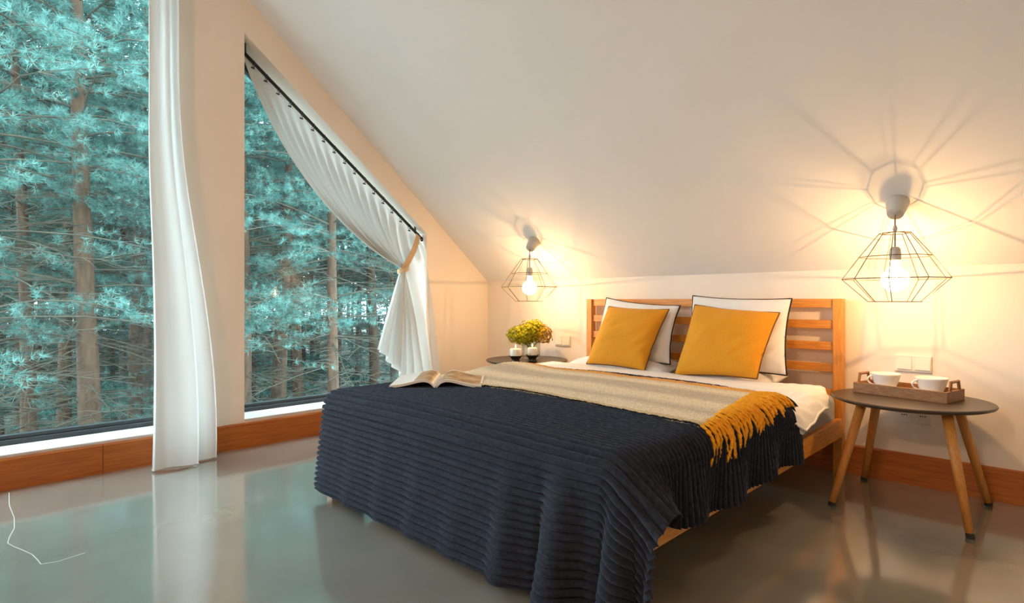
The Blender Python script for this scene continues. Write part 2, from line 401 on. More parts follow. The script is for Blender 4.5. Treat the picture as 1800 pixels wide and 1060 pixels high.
# pale crack line in the floor
crk = [(.068,-3.255),(.3,-3.268),(.508,-3.265),(.66,-3.275),(.766,-3.297),(.83,-3.305),(.879,-3.294),(.96,-3.268),(1.023,-3.25),(1.10,-3.24),(1.149,-3.236),(1.165,-3.19),(1.149,-3.109)]
m2 = MB()
for (xa,ya),(xb,yb) in zip(crk, crk[1:]):
    d_ = Vector((xb-xa, yb-ya, 0)).normalized(); n_ = Vector((-d_.y, d_.x, 0))*.0016
    m2.quad((xa-n_.x,ya-n_.y,.0006),(xb-n_.x,yb-n_.y,.0006),(xb+n_.x,yb+n_.y,.0006),(xa+n_.x,ya+n_.y,.0006))
ck = m2.build('crack', M['crack'], fl); ck['label'] = 'pale hairline crack in the floor by the left window'

# ------------------------------------------------------------------ bed
XL, XR, YH = 1.178, 2.890, -.035
bed = thing('double_bed', 'orange pine double bed frame with slatted headboard and low side rails', 'bed', ((XL+XR)/2, -1.1, 0))
for xa in (XL, XR-.048):
    MB().box((xa,-.085,0),(xa+.048,-.030,.950)).build('headboard_post', M['bed_z'], bed, bevel=.004)
for z0, z1 in ((.900,.950),(.785,.832),(.667,.713),(.548,.594)):
    MB().box((XL+.049,-.070,z0),(XR-.049,-.046,z1)).build('slat', M['bed_x'], bed, bevel=.003)
MB().box((XL+.049,-.072,.26),(XR-.049,-.044,.455)).build('slat', M['bed_x'], bed, bevel=.003)
for xa in (XL, XR-.03):
    MB().box((xa,-2.16,.208),(xa+.03,-.086,.305)).build('side_rail', M['bed_y'], bed, bevel=.004)
MB().box((XL+.031,-2.16,.192),(XR-.031,-2.125,.305)).build('foot_rail', M['bed_x'], bed, bevel=.004)
for xa in (XL+.02, XR-.075):
    MB().box((xa,-2.175,0),(xa+.055,-2.122,.19)).build('leg', M['bed_z'], bed, bevel=.004)
MB().box(((XL+XR)/2-.03,-2.10,.16),((XL+XR)/2+.03,-.08,.205)).build('centre_beam', M['bed_y'], bed, bevel=.003)
for i in range(15):
    y = -.2 - i*.133
    MB().box((XL+.035,y-.04,.206),(XR-.035,y+.04,.224)).build('bed_slat', M['bed_x'], bed)

mt = MB().box((XL+.035,-2.12,.226),(XR-.025,-.09,.440)).build('mattress', M['sheet'], smooth=True, bevel=.05, seg=4)
tag(mt, 'mattress in a grey fitted sheet showing under the duvet at the bed side', 'mattress')

# ---- blanket: drape of a flat sheet over the bed
BX0, BX1, BYF, R_E, TOP = XL+.012, XR+.002, -2.185, .065, .492
V0 = -.76
def drop(d, flare=.03):
    """horizontal offset and fall for a cloth distance d past the start of the rounded edge"""
    q = np.clip(d, 0, R_E*PI/2); a = q/R_E; e = np.maximum(d-R_E*PI/2, 0)
    return R_E*np.sin(a)+flare*e, R_E*(1-np.cos(a))+e*math.sqrt(1-flare**2)
def drape(x, y, lift=0.):
    """sheet coordinates: x across (beyond BX0..BX1 is overhang), y along (beyond BYF is the foot overhang)"""
    dr = np.maximum(x-(BX1-R_E), 0); dl = np.maximum((BX0+R_E)-x, 0); df = np.maximum((BYF+R_E)-y, 0)
    hx, hz = drop(dr); lx, lz = drop(dl, 0.); fy, fz = drop(df, .13)
    X = np.clip(x, BX0+R_E, BX1-R_E); Y = np.maximum(y, BYF+R_E)
    puff = .014*np.sin(PI*np.clip((x-BX0)/(BX1-BX0),0,1)) + .004*vnoise(x*5, y*5, 3)
    Z = TOP + lift + puff*(df < .2)*np.exp(-(df/.1)**2)
    k = sstep(-y, -(BYF+.30), -(BYF+.02))     # 0 = hangs at the side, 1 = spread in the plane of the foot drape
    # right side
    ax = hx*(1-k) + (R_E*np.sin(np.clip(dr,0,R_E)/R_E) + .60*np.maximum(dr-R_E,0))*k
    az = hz*(1-k) + (.42*dr)*k
    # left side: wraps round behind the foot corner
    bx = lx*(1-k) + np.minimum(dl,.06)*.8*k; bz = lz*(1-k) + .05*dl*k; by = np.maximum(dl-.06,0)*k
    X = X + ax - bx; Y = Y - fy + by - .10*dr*k*sstep(df,0,.1); Z = Z - az - bz - fz
    # folds of the foot drape
    g = np.clip(df-.05, 0, 1)
    m_ = .09 + .91*sstep(x, 2.36, 2.62)
    wv = np.cos((x-2.70)*2*PI/.23) + .35*np.cos((x-2.7)*2*PI/.117+.6) + .5*np.sin(x*9.+.5)*(1-sstep(x,2.2,2.6))
    Y = Y - wv*.125*g*m_
    X = X + .03*g*m_*np.sin((x-2.70)*2*PI/.23)
    # side folds
    gs = np.clip(dr-.08, 0, 1)*(1-k)
    X = X + gs*.10*np.sin(y*2*PI/.31+.6)
    return np.stack([X, Y, np.maximum(Z, .012)], -1)
nu, nv = 250, 900
ug = np.linspace(BX0-.24, BX1+.232, nu); vg = np.linspace(V0, BYF-.418, nv)
U, V = np.meshgrid(ug, vg, indexing='ij')
edge_w = .05*sstep(U, 2.0, 2.95)                    # head edge runs slightly askew
hem = .012*vnoise(V*9, V*0, 11)*sstep(U, BX1, BX1+.2)
P = drape(U+hem, V - edge_w*sstep(V, -1.3, V0))
N = gnormals(P); 
if N[nu//2, 50, 2] < 0: N = -N
pitch = .0245
ph = (V + .0025*vnoise(U*4, V*2, 5))/pitch
rib = np.abs(np.sin(PI*ph))**.62
fuzz = rng.normal(0, 1, U.shape); fuzz = (fuzz + np.roll(fuzz,1,0)+np.roll(fuzz,1,1))/3
P = P + N*((rib*.0215 + fuzz*.0015)[...,None])
P[...,2] = np.maximum(P[...,2], .008)
bl = grid_obj('blanket', P, M['fleece'])
tag(bl, 'dark slate ribbed fleece blanket draped over the foot of the bed', 'blanket')

# ---- duvet: white cover, a strip in front of the pillows, spilling over the side
nu, nv = 200, 70
ug = np.linspace(XL+.0, XR+.085, nu); vg = np.linspace(0, 1, nv)
U, T = np.meshgrid(ug, vg, indexing='ij')
yh = -.42 + .10*sstep(U, 2.5, 2.85) + .012*vnoise(U*7, U*0, 21)
Y = yh + (-.98 - yh)*T
du = np.maximum(U-(XR-.05), 0); 
ov = (1-sstep(-Y, .84, .98))*(.25+.75*sstep(T, 0, .30))
Xd = np.minimum(U, XR-.05) + ov*(.085*np.tanh(du/.07)+ .12*du) + (1-ov)*.02*np.tanh(du/.02)
fall = .030*(du/.1)**2 + .20*np.maximum(du-.07,0)
tip = np.exp(-((Y+.84)/.10)**2)*sstep(du, .04, .13)*.022
round_ = np.sqrt(np.clip(1-(1-np.clip(T/.10,0,1))**2, 0, 1))
Zd = .452 + .060*round_ - .034*sstep(T, .45, .62) - fall*1.15*ov - tip
Zd = Zd + .006*vnoise(U*11, T*6, 8)*ov + .004*np.sin((U*2-Y)*60)*sstep(U,2.5,2.85)*ov*round_
top = np.stack([Xd, Y, Zd], -1)
bot = np.stack([Xd-.012, Y, np.minimum(.447, Zd-.014)*0 + np.where(du>0.03, Zd-.020, .443)], -1)
dv = grid_obj('duvet', np.concatenate([top, bot[:, ::-1]], 1), M['duvet'])
tag(dv, 'white cotton duvet folded down in front of the pillows', 'duvet')
e_ = [tuple(top[-1,j]) for j in range(9, 62, 3)]
MB().tube(e_, .006, 6).build('piping', M['duvet'], dv, smooth=True)

# ---- pillows and cushions
def pillow(name, tl, tr, br, bl_, thick_fb, material, label, cat, group, pip=None, seed=1, pinch=.05, wr=.006, flange=0., pip_r=.0045, mid=(0,0,0)):
    tf, tb = thick_fb; n = 56; g = np.linspace(0,1,n); Uq, Vq = np.meshgrid(g, g, indexing='ij')
    tl, tr, br, bl_ = (np.array(q, float) for q in (tl,tr,br,bl_))
    Pq = ((1-Uq)*(1-Vq))[...,None]*bl_ + (Uq*(1-Vq))[...,None]*br + ((1-Uq)*Vq)[...,None]*tl + (Uq*Vq)[...,None]*tr
    cu = (tr+br-tl-bl_)/2; cv = (tl+tr-bl_-br)/2
    nn = np.cross(cu, cv); nn /= np.linalg.norm(nn)
    a = (2*Uq-1); b = (2*Vq-1)
    Pq = Pq - (pinch*a*(1-b*b)*.5)[...,None]*cu - (pinch*b*(1-a*a)*.5)[...,None]*cv
    ff = 1-flange
    prof = (np.clip(1-np.abs(a/ff)**2.6,0,1)**.55)*(np.clip(1-np.abs(b/ff)**2.6,0,1)**.55)
    wn = wr*vnoise(Uq*9, Vq*9, seed)*(.3+.7*prof) 
    diag = .5*wr*np.sin((Uq*1.2-Vq)*26+seed)*np.exp(-((a-.75)**2+(b+.3)**2)/.18)
    bend = (np.array(mid)[None,None,:])*((1-a*a)*(1-b*b))[...,None]
    F = Pq + bend + nn*(prof*tf + wn + diag + .001)[...,None]
    Bk = Pq + bend - nn*(prof*tb + .001)[...,None] + nn*(wn*(1-prof))[...,None]
    ctr = tuple(((tl+tr+br+bl_)/4))
    o = thing(name, label, cat, ctr, group)
    # one closed mesh: front and back joined at the rim
    v = np.concatenate([F.reshape(-1,3), Bk.reshape(-1,3)]); idx = np.arange(n*n).reshape(n,n); f = []
    for i in range(n-1):
        for j in range(n-1):
            f.append((idx[i,j],idx[i+1,j],idx[i+1,j+1],idx[i,j+1])); f.append(tuple(n*n+q for q in (idx[i,j],idx[i,j+1],idx[i+1,j+1],idx[i+1,j])))
    rim = [idx[i,0] for i in range(n)]+[idx[n-1,j] for j in range(1,n)]+[idx[i,n-1] for i in range(n-2,-1,-1)]+[idx[0,j] for j in range(n-2,0,-1)]
    for i in range(len(rim)):
        q, r_ = rim[i], rim[(i+1)%len(rim)]; f.append((q, r_, r_+n*n, q+n*n))
    mesh_obj('cover', v, f, material, o, smooth=True)
    if pip is not None:
        pts = [tuple((v[q]+v[q+n*n])/2) for q in rim]; pts.append(pts[0]); 
        MB().tube(pts, pip_r, 6).build('piping', pip, o, smooth=True)
    return o
pillow('bed_pillow', (1.42,-.170,.960),(1.995,-.180,.907),(2.007,-.33,.546),(1.38,-.33,.52), (.065,.11), M['duvet'], 'white pillow with black piping, leaning on the headboard nearer the flowers', 'pillow', 'piped white pillows', M['piping'], 3, .085, .011, 0)
pillow('bed_pillow', (2.075,-.170,.970),(2.665,-.180,.950),(2.690,-.33,.541),(2.09,-.33,.52), (.065,.11), M['duvet'], 'white pillow with black piping, leaning on the headboard nearer the tea tray', 'pillow', 'piped white pillows', M['piping'], 5, .07, .011, 0)
pillow('bed_pillow', (1.25,-.10,.515),(2.00,-.10,.520),(2.03,-.46,.490),(1.25,-.50,.475), (.075,.06), M['duvet'], 'plain white pillow lying flat beneath the piped pillow nearer the flowers', 'pillow', 'flat white pillows', None, 7, .05, .006)
pillow('bed_pillow', (2.06,-.10,.510),(2.62,-.10,.510),(2.64,-.46,.480),(2.06,-.48,.470), (.065,.06), M['duvet'], 'plain white pillow lying flat beneath the piped pillow nearer the tea tray', 'pillow', 'flat white pillows', None, 9, .05, .006)
pillow('cushion', (1.513,-.272,.898),(1.968,-.272,.884),(1.915,-.475,.512),(1.475,-.475,.520), (.095,.035), M['mustard'], 'mustard yellow square cushion with dark piping on the flower side of the bed', 'cushion', 'mustard cushions', M['mustard_edge'], 11, .05, .009, 0, .0042)
pillow('cushion', (2.140,-.272,.914),(2.633,-.272,.873),(2.590,-.475,.528),(2.115,-.475,.505), (.095,.035), M['mustard'], 'mustard yellow square cushion with dark piping on the tea tray side of the bed', 'cushion', 'mustard cushions', M['mustard_edge'], 14, .05, .010, 0, .0042)

# ---- throw
th = thing('throw', 'cream knitted throw with a mustard edge and twisted fringe across the bed', 'throw', (2.0,-1.25,.5))
def root_x(y): return 2.735 + .125*np.clip((-y-.86)/.78,0,1)
nu, nv = 220, 90
S, T = np.meshgrid(np.linspace(0,1,nu), np.linspace(0,1,nv), indexing='ij')
Yt = -1.63 + .77*T + .012*vnoise(S*7, T*0, 31) - .03*S*(1-T) + .0*S
Xt = (BX0-.06) + (root_x(Yt)-(BX0-.06))*S
LIFT = .0255
Pt = drape(Xt, Yt, LIFT) + 0
Pt[...,2] += .006*np.abs(vnoise(S*10, T*9, 33)) + .035*np.exp(-((Xt-1.30)/.22)**2-((Yt+1.02)/.22)**2)
Pt[...,0] += 0; 
Nt = gnormals(Pt); Nt = Nt if Nt[nu//2,nv//2,2] > 0 else -Nt
Pt = Pt + Nt*(rng.normal(0,.0012,(nu,nv,1)))
Pb = Pt - Nt*.010
grid_obj('knit_panel', np.concatenate([Pt, Pb[:, ::-1]], 1), M['throw'], th, uv=np.concatenate([np.stack([S,T],-1), np.stack([S,T],-1)[:, ::-1]], 1))
ns = 30
for i in range(ns):
    t = (i+.5)/ns; y = float(Yt[-1,0] + (Yt[-1,-1]-Yt[-1,0])*t); xr_ = float(root_x(np.array(y)))
    L = random.uniform(.135,.165)*(1.0+.08*t); sway = random.uniform(-.05,.035); ph_ = random.uniform(0,6)
    pts = []; 
    for k in range(11):
        q = k/10.; x_ = xr_ - .004 + L*q; yy = y + sway*q*q + .007*math.sin(q*7+ph_)*q
        b = drape(np.array([[x_]]), np.array([[yy]]), LIFT)[0,0]
        off = .0035 + .003*math.sin(q*5+ph_)
        k_out = min(max((x_-(BX1-R_E))/(R_E*1.5),0),1)
        pts.append((b[0]+k_out*(.012+off), b[1], b[2]+(1-k_out)*off))
    m2 = MB(); r0 = random.uniform(.0052,.0070)
    for s_ in (0, PI):
        tw = [(p_[0]+.0030*math.cos(k*1.9+s_), p_[1]+.0034*math.sin(k*1.9+s_), p_[2]+.002*math.cos(k*1.9+s_)) for k, p_ in enumerate(pts)]
        m2.tube(tw, [r0*.9]+[r0]*8+[r0*1.05, r0*.5], 5)
    m2.build('fringe_strand', M['fringe'], th, smooth=True)

# ---- open magazine
gd = Vector((-.703,.711,0)); ac = Vector((.711,.703,0)); O = Vector((1.585,-1.815,.512))
mg = thing('open_magazine', 'open magazine with brown printed pictures lying on the dark blanket', 'magazine', O)
def page_z(s): return .006 + .040*(s/.055)*math.exp(1-s/.055)*1.0 + .004*s/.22
def page(side, z_off, s0=0., s1=.222, t0=0., t1=.285, name='pages', material=None, thick=0.012):
    n = 18; top_, bt = [], []
    for i in range(n+1):
        s = s0+(s1-s0)*i/n; z = page_z(s) if s > 0 else .004
        base = O + ac*(side*s)
        for t in (t0, t1):
            tilt = .012*(t/.285)
            top_.append(base + gd*t + Vector((0,0,z+z_off+tilt))); bt.append(base + gd*t + Vector((0,0,max(z+z_off-thick*(1 if s<.2 else .6), .0008)+tilt)))
    f = []; m_ = len(top_)
    for i in range(n):
        a = 2*i; f += [(a,a+1,a+3,a+2),(m_+a,m_+a+2,m_+a+3,m_+a+1),(a,a+2,m_+a+2,m_+a),(a+1,m_+a+1,m_+a+3,a+3)]
    f += [(0,m_,m_+1,1),(2*n,2*n+1,m_+2*n+1,m_+2*n)]
    return mesh_obj(name, top_+bt, f, material or M['page'], mg, smooth=False)
page(-1, 0); page(1, 0)
page(-1, .0012, .018, .105, .012, .265, 'printed_picture', M['print'], .0008)['label'] = 'brown picture beside the fold'
page(1, .0012, .020, .212, .020, .262, 'printed_picture', M['print'], .0008)['label'] = 'brown picture filling the page'

# ------------------------------------------------------------------ bedside tables
def table(cx, cy, label, a0):
    o = thing('bedside_table', label, 'table', (cx,cy,0), 'round bedside tables')
    R_ = .312; z1 = .490
    m2 = MB().lathe([(0,z1-.020),(R_-.022,z1-.020),(R_-.004,z1-.013),(R_,z1-.006),(R_-.003,z1-.001),(R_-.008,z1),(0,z1)], 72, (cx,cy,0))
    m2.build('tabletop', M['tabletop'], o, smooth=False)
    tops = [(-.155,-.150),(-.155,.150),(.155,-.150),(.155,.150)]; feet = [(-.253,-.262),(-.244,.278),(.245,-.268),(.262,.238)]
    for (tx,ty),(fx,fy) in zip(tops, feet):
        A = Vector((cx+tx,cy+ty,z1-.020)); B = Vector((cx+fx,cy+fy,.0)); d_ = (B-A)
        q = A + d_*.965
        m2 = MB().tube([A, A+d_*.5, q], [.0205,.0185,.0140], 16)
        lg = m2.build('leg', M['leg'], o, smooth=True)
        MB().tube([q, A+d_*.985, (B.x,B.y,.0)], [.0150,.0150,.0150], 14).build('rubber_foot', M['rubber'], lg)
    return o
table(3.232,-.355, 'round dark bedside table with four splayed legs under the tea tray', 0)
table(.80,-.335, 'round dark bedside table in the corner with flowers and candles', 0)

# tray with two cups
tu = Vector((.978,-.207,0)); tv = Vector((.207,.978,0)); TC = Vector((3.210,-.285,.4905))
def L2W(u, v, z): return TC + tu*u + tv*v + Vector((0,0,z))
def obox(mb_, u0,u1,v0,v1,z0,z1):
    P_ = [L2W(u,v,z) for z in (z0,z1) for (u,v) in ((u0,v0),(u1,v0),(u1,v1),(u0,v1))]
    mb_.add(P_, [(0,3,2,1),(4,5,6,7),(0,1,5,4),(1,2,6,5),(2,3,7,6),(3,0,4,7)]); return mb_
tr_ = thing('serving_tray', 'rectangular brown wooden tray with bracket handles on the bedside table', 'tray', TC)
hu, hv = .193, .097
obox(MB(), -hu+.011,hu-.011,-hv+.011,hv-.011,.0,.008).build('tray_base', M['tray'], tr_)
for v0, v1 in ((-hv,-hv+.011),(hv-.011,hv)):
    obox(MB(), -hu,hu,v0,v1,0,.050).build('side_panel', M['tray'], tr_, bevel=.0015)
for s_ in (-1,1):
    u0, u1 = sorted((s_*hu, s_*(hu-.011)))
    obox(MB(), u0,u1,-hv+.0112,hv-.0112,0,.050).build('end_panel', M['tray'], tr_, bevel=.0015)
    m2 = MB(); uc = (u0+u1)/2
    pts = [L2W(uc,-.052,.050),L2W(uc,-.040,.088),L2W(uc,.040,.088),L2W(uc,.052,.050)]
    for a, b in ((0,1),(1,2),(2,3)):
        m2.tube([pts[a]+(pts[a]-pts[b]).normalized()*.005*(a>0), pts[b]+(pts[b]-pts[a]).normalized()*.005*(b<3)], .0068, 4)
    m2.build('handle', M['tray'], tr_, bevel=.001)
def cup(u, v, label, hang):
    c = L2W(u, v, .0085)
    s = tag(MB().lathe([(0,.0),(.040,.0),(.044,.003),(.076,.013),(.078,.0155),(.074,.0155),(.042,.006),(0,.006)], 48, c).build('saucer', M['porcelain'], smooth=True),
        f'white saucer under {label}', 'saucer', 'tea saucers')
    c2 = c + Vector((0,0,.0065))
    k = thing('tea_cup', label, 'cup', c2, 'tea cups')
    MB().lathe([(0,.0),(.033,.0),(.036,.004),(.040,.012),(.051,.040),(.0605,.071),(.0635,.081),(.062,.0825),(.0590,.073),(.049,.041),(.037,.012),(0,.009)], 48, c2).build('bowl', M['porcelain'], k, smooth=True)
    d_ = Vector((math.cos(hang), math.sin(hang), 0)); pts = []
    for i in range(13):
        a = -PI/2 + PI*i/12
        pts.append(c2 + d_*(.050+.030*math.cos(a)*1.0+.004*math.sin(a)) + Vector((0,0,.048+.022*math.sin(a))))
    MB().tube(pts, .0042, 8).build('handle', M['porcelain'], k, smooth=True)
cup(-.090, .0, 'white tea cup standing nearer the bed', math.radians(215))
cup(.098, .006, 'white tea cup standing farther from the bed', math.radians(215))

# vase with hydrangeas
VX, VY, TZ = .785, -.270, .4905
vs = thing('glass_vase', 'clear glass vase of yellow green hydrangeas on the corner table', 'vase', (VX,VY,TZ))
MB().lathe([(0,0.002),(.066,.002),(.070,.006),(.070,.135),(.0665,.135),(.0665,.012),(0,.010)], 40, (VX,VY,TZ)).build('glass', M['vase'], vs, smooth=True)
heads = [(-.085,-.045,.180,.080,0),(.010,-.055,.205,.092,0),(.078,.015,.185,.082,1),(.005,.045,.225,.080,0),(.0,-.10,.165,.070,0)]
for i, (hx,hy,hz,hr,kk) in enumerate(heads):
    # local frame: x along the picture's width is world (.71,.70)
    cxh = VX + hx*.71 - hy*.0 + hy*.2; cyh = VY + hx*.70 + hy*.5; czh = TZ+hz
    v_, f_ = [], []
    n_ = 190
    for j in range(n_):
        z = 1-2*(j+.5)/n_; a = j*2.39996; rr = math.sqrt(1-z*z); d_ = Vector((rr*math.cos(a), rr*math.sin(a), z*.92))
        if d_.z < -.75: continue
        rad = hr*(1+random.uniform(-.20,.07)); c_ = Vector((cxh,cyh,czh)) + d_*rad
        nrm = (d_ + Vector((random.gauss(0,.25),random.gauss(0,.25),random.gauss(0,.25)))).normalized()
        t1 = nrm.orthogonal().normalized(); t1 = Matrix.Rotation(random.uniform(0,6),3,nrm) @ t1; t2 = nrm.cross(t1)
        ps = random.uniform(.010,.015)
        for q in range(4):
            aa = q*PI/2; e1 = t1*math.cos(aa)+t2*math.sin(aa); e2 = nrm.cross(e1); o_ = len(v_)
            up_ = nrm*ps*.35
            v_ += [c_, c_+e1*ps*.6+e2*ps*.5+up_*.6, c_+e1*ps*1.05+up_, c_+e1*ps*.6-e2*ps*.5+up_*.6]; f_.append((o_,o_+1,o_+2,o_+3))
    h_ = mesh_obj('flower_head', v_, f_, M['petal2'] if kk else M['petal'], vs, fixn=False)
    if kk: h_['label'] = 'amber tinted hydrangea head'
    MB().tube([(VX+hx*.2,VY+hy*.2,TZ+.014),(VX+hx*.3,VY+hy*.3,TZ+.10),(cxh,cyh,czh-.03)], .004, 6).build('stem', M['water'], vs, smooth=True)

def candle(x, y, wr, wh, label):
    h_ = tag(MB().lathe([(0,0),(.033,0),(.034,.006),(.028,.018),(.030,.026),(.046,.044),(.050,.050),(.047,.051),(.040,.042),(0,.040)], 36, (x,y,TZ)).build('candle_holder', M['holder'], smooth=True),
        f'black footed candle holder under the {label}', 'candle holder', 'black candle holders')
    z = TZ+.0425
    c = thing('candle', f'lit white {label}', 'candle', (x,y,z), 'lit white candles')
    MB().lathe([(0,0),(wr*.97,0),(wr,.004),(wr,wh-.006),(wr-.004,wh-.001),(wr-.008,wh),(wr*.5,wh-.002),(0,wh-.003)], 32, (x,y,z)).build('wax', M['wax'], c, smooth=True)
    MB().tube([(x,y,z+wh-.003),(x+.001,y,z+wh+.008)], .001, 6).build('wick', M['black'], c)
    MB().lathe([(0,0),(.0030,.003),(.0046,.008),(.0034,.015),(.0012,.022),(0,.026)], 12, (x,y,z+wh+.005)).build('flame', M['flame'], c, smooth=True)
candle(.900,-.560,.041,.058,'candle nearer the window')
candle(.955,-.440,.036,.062,'candle in front of the vase')

# ------------------------------------------------------------------ pendant lamps
def pendant(x, y, rot0, label):
    zc = KZ + SL*(-y)
    o = thing('pendant_lamp', label, 'lamp', (x,y,zc), 'wire cage pendant lamps')
    nrm = Vector((0,-SL,-1)).normalized()
    base = Vector((x,y+.03,KZ+SL*(-(y+.03))))
    R_ = Vector((0,0,-1)).rotation_difference(nrm).to_matrix()
    MB().lathe([(0,0),(.046,0),(.048,-.004),(.047,-.012),(.034,-.078),(.031,-.084),(0,-.086)], 36, base, R_).build('canopy', M['grey_plastic'], o, smooth=True)
    p0 = base + nrm*.084; x0, y0 = p0.x, p0.y
    MB().tube([p0, (x0,y0,1.275), (x0,y0,1.180)], .0032, 8).build('cord', M['cord'], o)
    MB().lathe([(0,.025),(.006,.024),(.010,.008),(.007,-.004),(0,-.005)], 14, (x0,y0,1.262)).build('cord_grip', M['grey_plastic'], o, smooth=True)
    # nine-sided wire cage
    n = 9; rings = [(.062,1.250),(.142,1.142),(.2115,1.040),(.106,.935)]
    def V_(k, lev): a = rot0 + 2*PI*k/n; r_, z = rings[lev]; return Vector((x0+r_*math.cos(a), y0+r_*math.sin(a), z))
    rw = .0019
    for k in range(n):
        MB().tube([V_(k,l) for l in range(4)], rw, 5).build('cage_rib', M['wire'], o)
    for l in range(4):
        MB().tube([V_(k,l) for k in range(n+1)], rw, 5).build('cage_ring', M['wire'], o)
    m2 = MB()
    for k in (0,3,6): m2.tube([V_(k,0), (x0,y0,1.258)], .0018, 5)
    m2.build('cage_spider', M['wire'], o)
    MB().lathe([(0,1.188),(.014,1.187),(.021,1.178),(.0235,1.160),(.0235,1.127),(.022,1.123),(0,1.123)], 24, (x0,y0,0)).build('socket', M['grey_plastic'], o, smooth=True)
    zb = 1.036
    prof = [(.016,1.123),(.018,1.112)]
    for i in range(15):
        a = math.radians(30) + (PI-math.radians(30))*i/14; prof.append((max(.056*math.sin(a),0.0), zb+.056*math.cos(a)))
    bulb = MB().lathe(prof, 32, (x0,y0,0)).build('bulb', M['bulbglass'], o, smooth=True)
    fl_ = MB().tube([(x0-.004,y0-.004,zb+.012),(x0-.005,y0-.005,zb+.024),(x0-.004,y0-.004,zb+.036)],.0018,6).tube([(x0+.004,y0+.004,zb+.012),(x0+.005,y0+.005,zb+.024),(x0+.004,y0+.004,zb+.036)],.0018,6).build('filament', M['filament'], bulb, smooth=True)
    for sg in (-1, 1):
        ld = bpy.data.lights.new('bulb_light', 'POINT'); ld.energy = PENDANT_W/2; ld.color = PENDANT_COL; ld.shadow_soft_size = .004
        lo = bpy.data.objects.new('bulb_light', ld); C.objects.link(lo); lo.location = (x0+sg*.009,y0+sg*.009,zb-.012); lo.parent = o; lo.matrix_parent_inverse = parent_inv(o)
    return o
pendant(3.185,-.375, math.radians(-85.6), 'wire cage pendant lamp hanging over the tea tray table')
pendant(.880,-.365, math.radians(-55.3), 'wire cage pendant lamp hanging over the corner table with flowers')

# ------------------------------------------------------------------ wall plates
def plate(x0, z0, kind, label, w_=.155, h_=.083):
    o = thing('wall_switch' if kind == 'switch' else 'power_outlet', label, 'switch' if kind == 'switch' else 'outlet', (x0+w_/2,0,z0+h_/2))
    MB().box((x0,-.0105,z0),(x0+w_,0,z0+h_)).build('plate_frame', M['plastic'], o, bevel=.0025)
    hw = w_/2
    for i in range(2):
        xa = x0 + i*hw + .011; xb = xa + hw - .022 + .006
        if kind == 'switch':
            MB().add([(xa,-.0107,z0+.012),(xb,-.0107,z0+.012),(xb,-.0107,z0+h_-.012),(xa,-.0107,z0+h_-.012),(xa,-.0175,z0+.012),(xb,-.0175,z0+.012),(xb,-.0130,z0+h_-.012),(xa,-.0130,z0+h_-.012)],
               [(0,3,2,1),(4,5,6,7),(0,1,5,4),(1,2,6,5),(2,3,7,6),(3,0,4,7)]).build('rocker', M['plastic'], o, bevel=.001)
        else:
            MB().box((xa,-.0135,z0+.011),(xb,-.0107,z0+h_-.011)).build('insert', M['plastic'], o, bevel=.001)
            cx_, cz_ = (xa+xb)/2, z0+h_/2
            Rx = Matrix.Rotation(PI/2, 3, 'X')
            so = MB().lathe([(.024,.0),(.024,.0035),(.0215,.0035),(.0205,.0006),(0,.0006)], 28, (cx_,-.0136,cz_), Rx).build('socket', M['plastic'], o, smooth=False)
            for dx in (-.0095,0,.0095):
                MB().lathe([(0,.0022),(.0030,.0022),(.0030,.0007),(0,.0007)], 10, (cx_+dx,-.0136,cz_), Rx).build('socket_hole', M['dark_hole'], so)
    return o
plate(3.112,.576,'switch','double white light switch above the tea tray table')
plate(3.112,.314,'outlet','double white power outlet under the tea tray table')
plate(.806,.576,'switch','double white light switch beside the flowers')

# ------------------------------------------------------------------ curtains
# left curtain, gathered at the pier
nz, ns_ = 100, 170
T, S = np.meshgrid(np.linspace(0,1,nz), np.linspace(0,1,ns_), indexing='ij')   # T 0 top .. 1 floor
Z = 3.16 - T*(3.16-.006)
low = sstep(2.3-Z, 0, 2.3)
spread = .150 + .190*low
# plan of the folds: a broad front panel, a step back, a second panel, seen from above
ks = [0,.03,.08,.30,.48,.58,.615,.62,.66,.80,.95,1.0]
ky = [.05,.0,.01,.26,.50,.625,.655,.64,.62,.78,.97,1.0]
kx = [-.030,-.012,.010,.022,.030,.034,.026,.004,-.020,-.012,-.008,-.022]
yy_ = np.interp(S, ks, ky); xx_ = np.interp(S, ks, kx)
yl = -2.684 + .018*np.sin(Z*1.7+.4)*sstep(2.2-Z,0,1.) 
Yc_ = yl + spread*yy_
Xc_ = .150 + .045*low + xx_*(.9+.5*low) - .02*yy_*low
Xc_ = Xc_ + .009*np.sin(S*19+Z*.9)*(1-.55*low) + .007*vnoise(S*5, Z*2.2, 41)
Pc = np.stack([Xc_, Yc_, Z], -1); Pc[...,2] = np.maximum(Pc[...,2] + .006*np.sin(S*7)*T, .004)
cu = grid_obj('window_curtain', Pc, M['curtain'])
tag(cu, 'long plain white curtain hanging to the floor between the two windows', 'curtain')
MB().tube([tuple(Pc[-1,j]+np.array([0,0,.004])) for j in range(ns_)], .004, 6).build('hem', M['curtain'], cu, smooth=True)
rd = thing('curtain_rod', 'black straight curtain rod above the tall left window', 'curtain rod', (.10,-3.3,3.19))
MB().tube([(.10,-4.3,3.19),(.10,-2.46,3.19)], .012, 12).build('rod', M['black'], rd, smooth=True)
for y in (-4.2,-2.52): MB().tube([(.0,y,3.19),(.10,y,3.19)], .008, 8).build('bracket', M['black'], rd)
for i in range(6):
    MB().tube([(.10+.018*math.cos(a),-2.665+.03*i,3.185+.018*math.sin(a)) for a in np.linspace(0,2*PI,13)], .002, 5).build('ring', M['black'], rd)

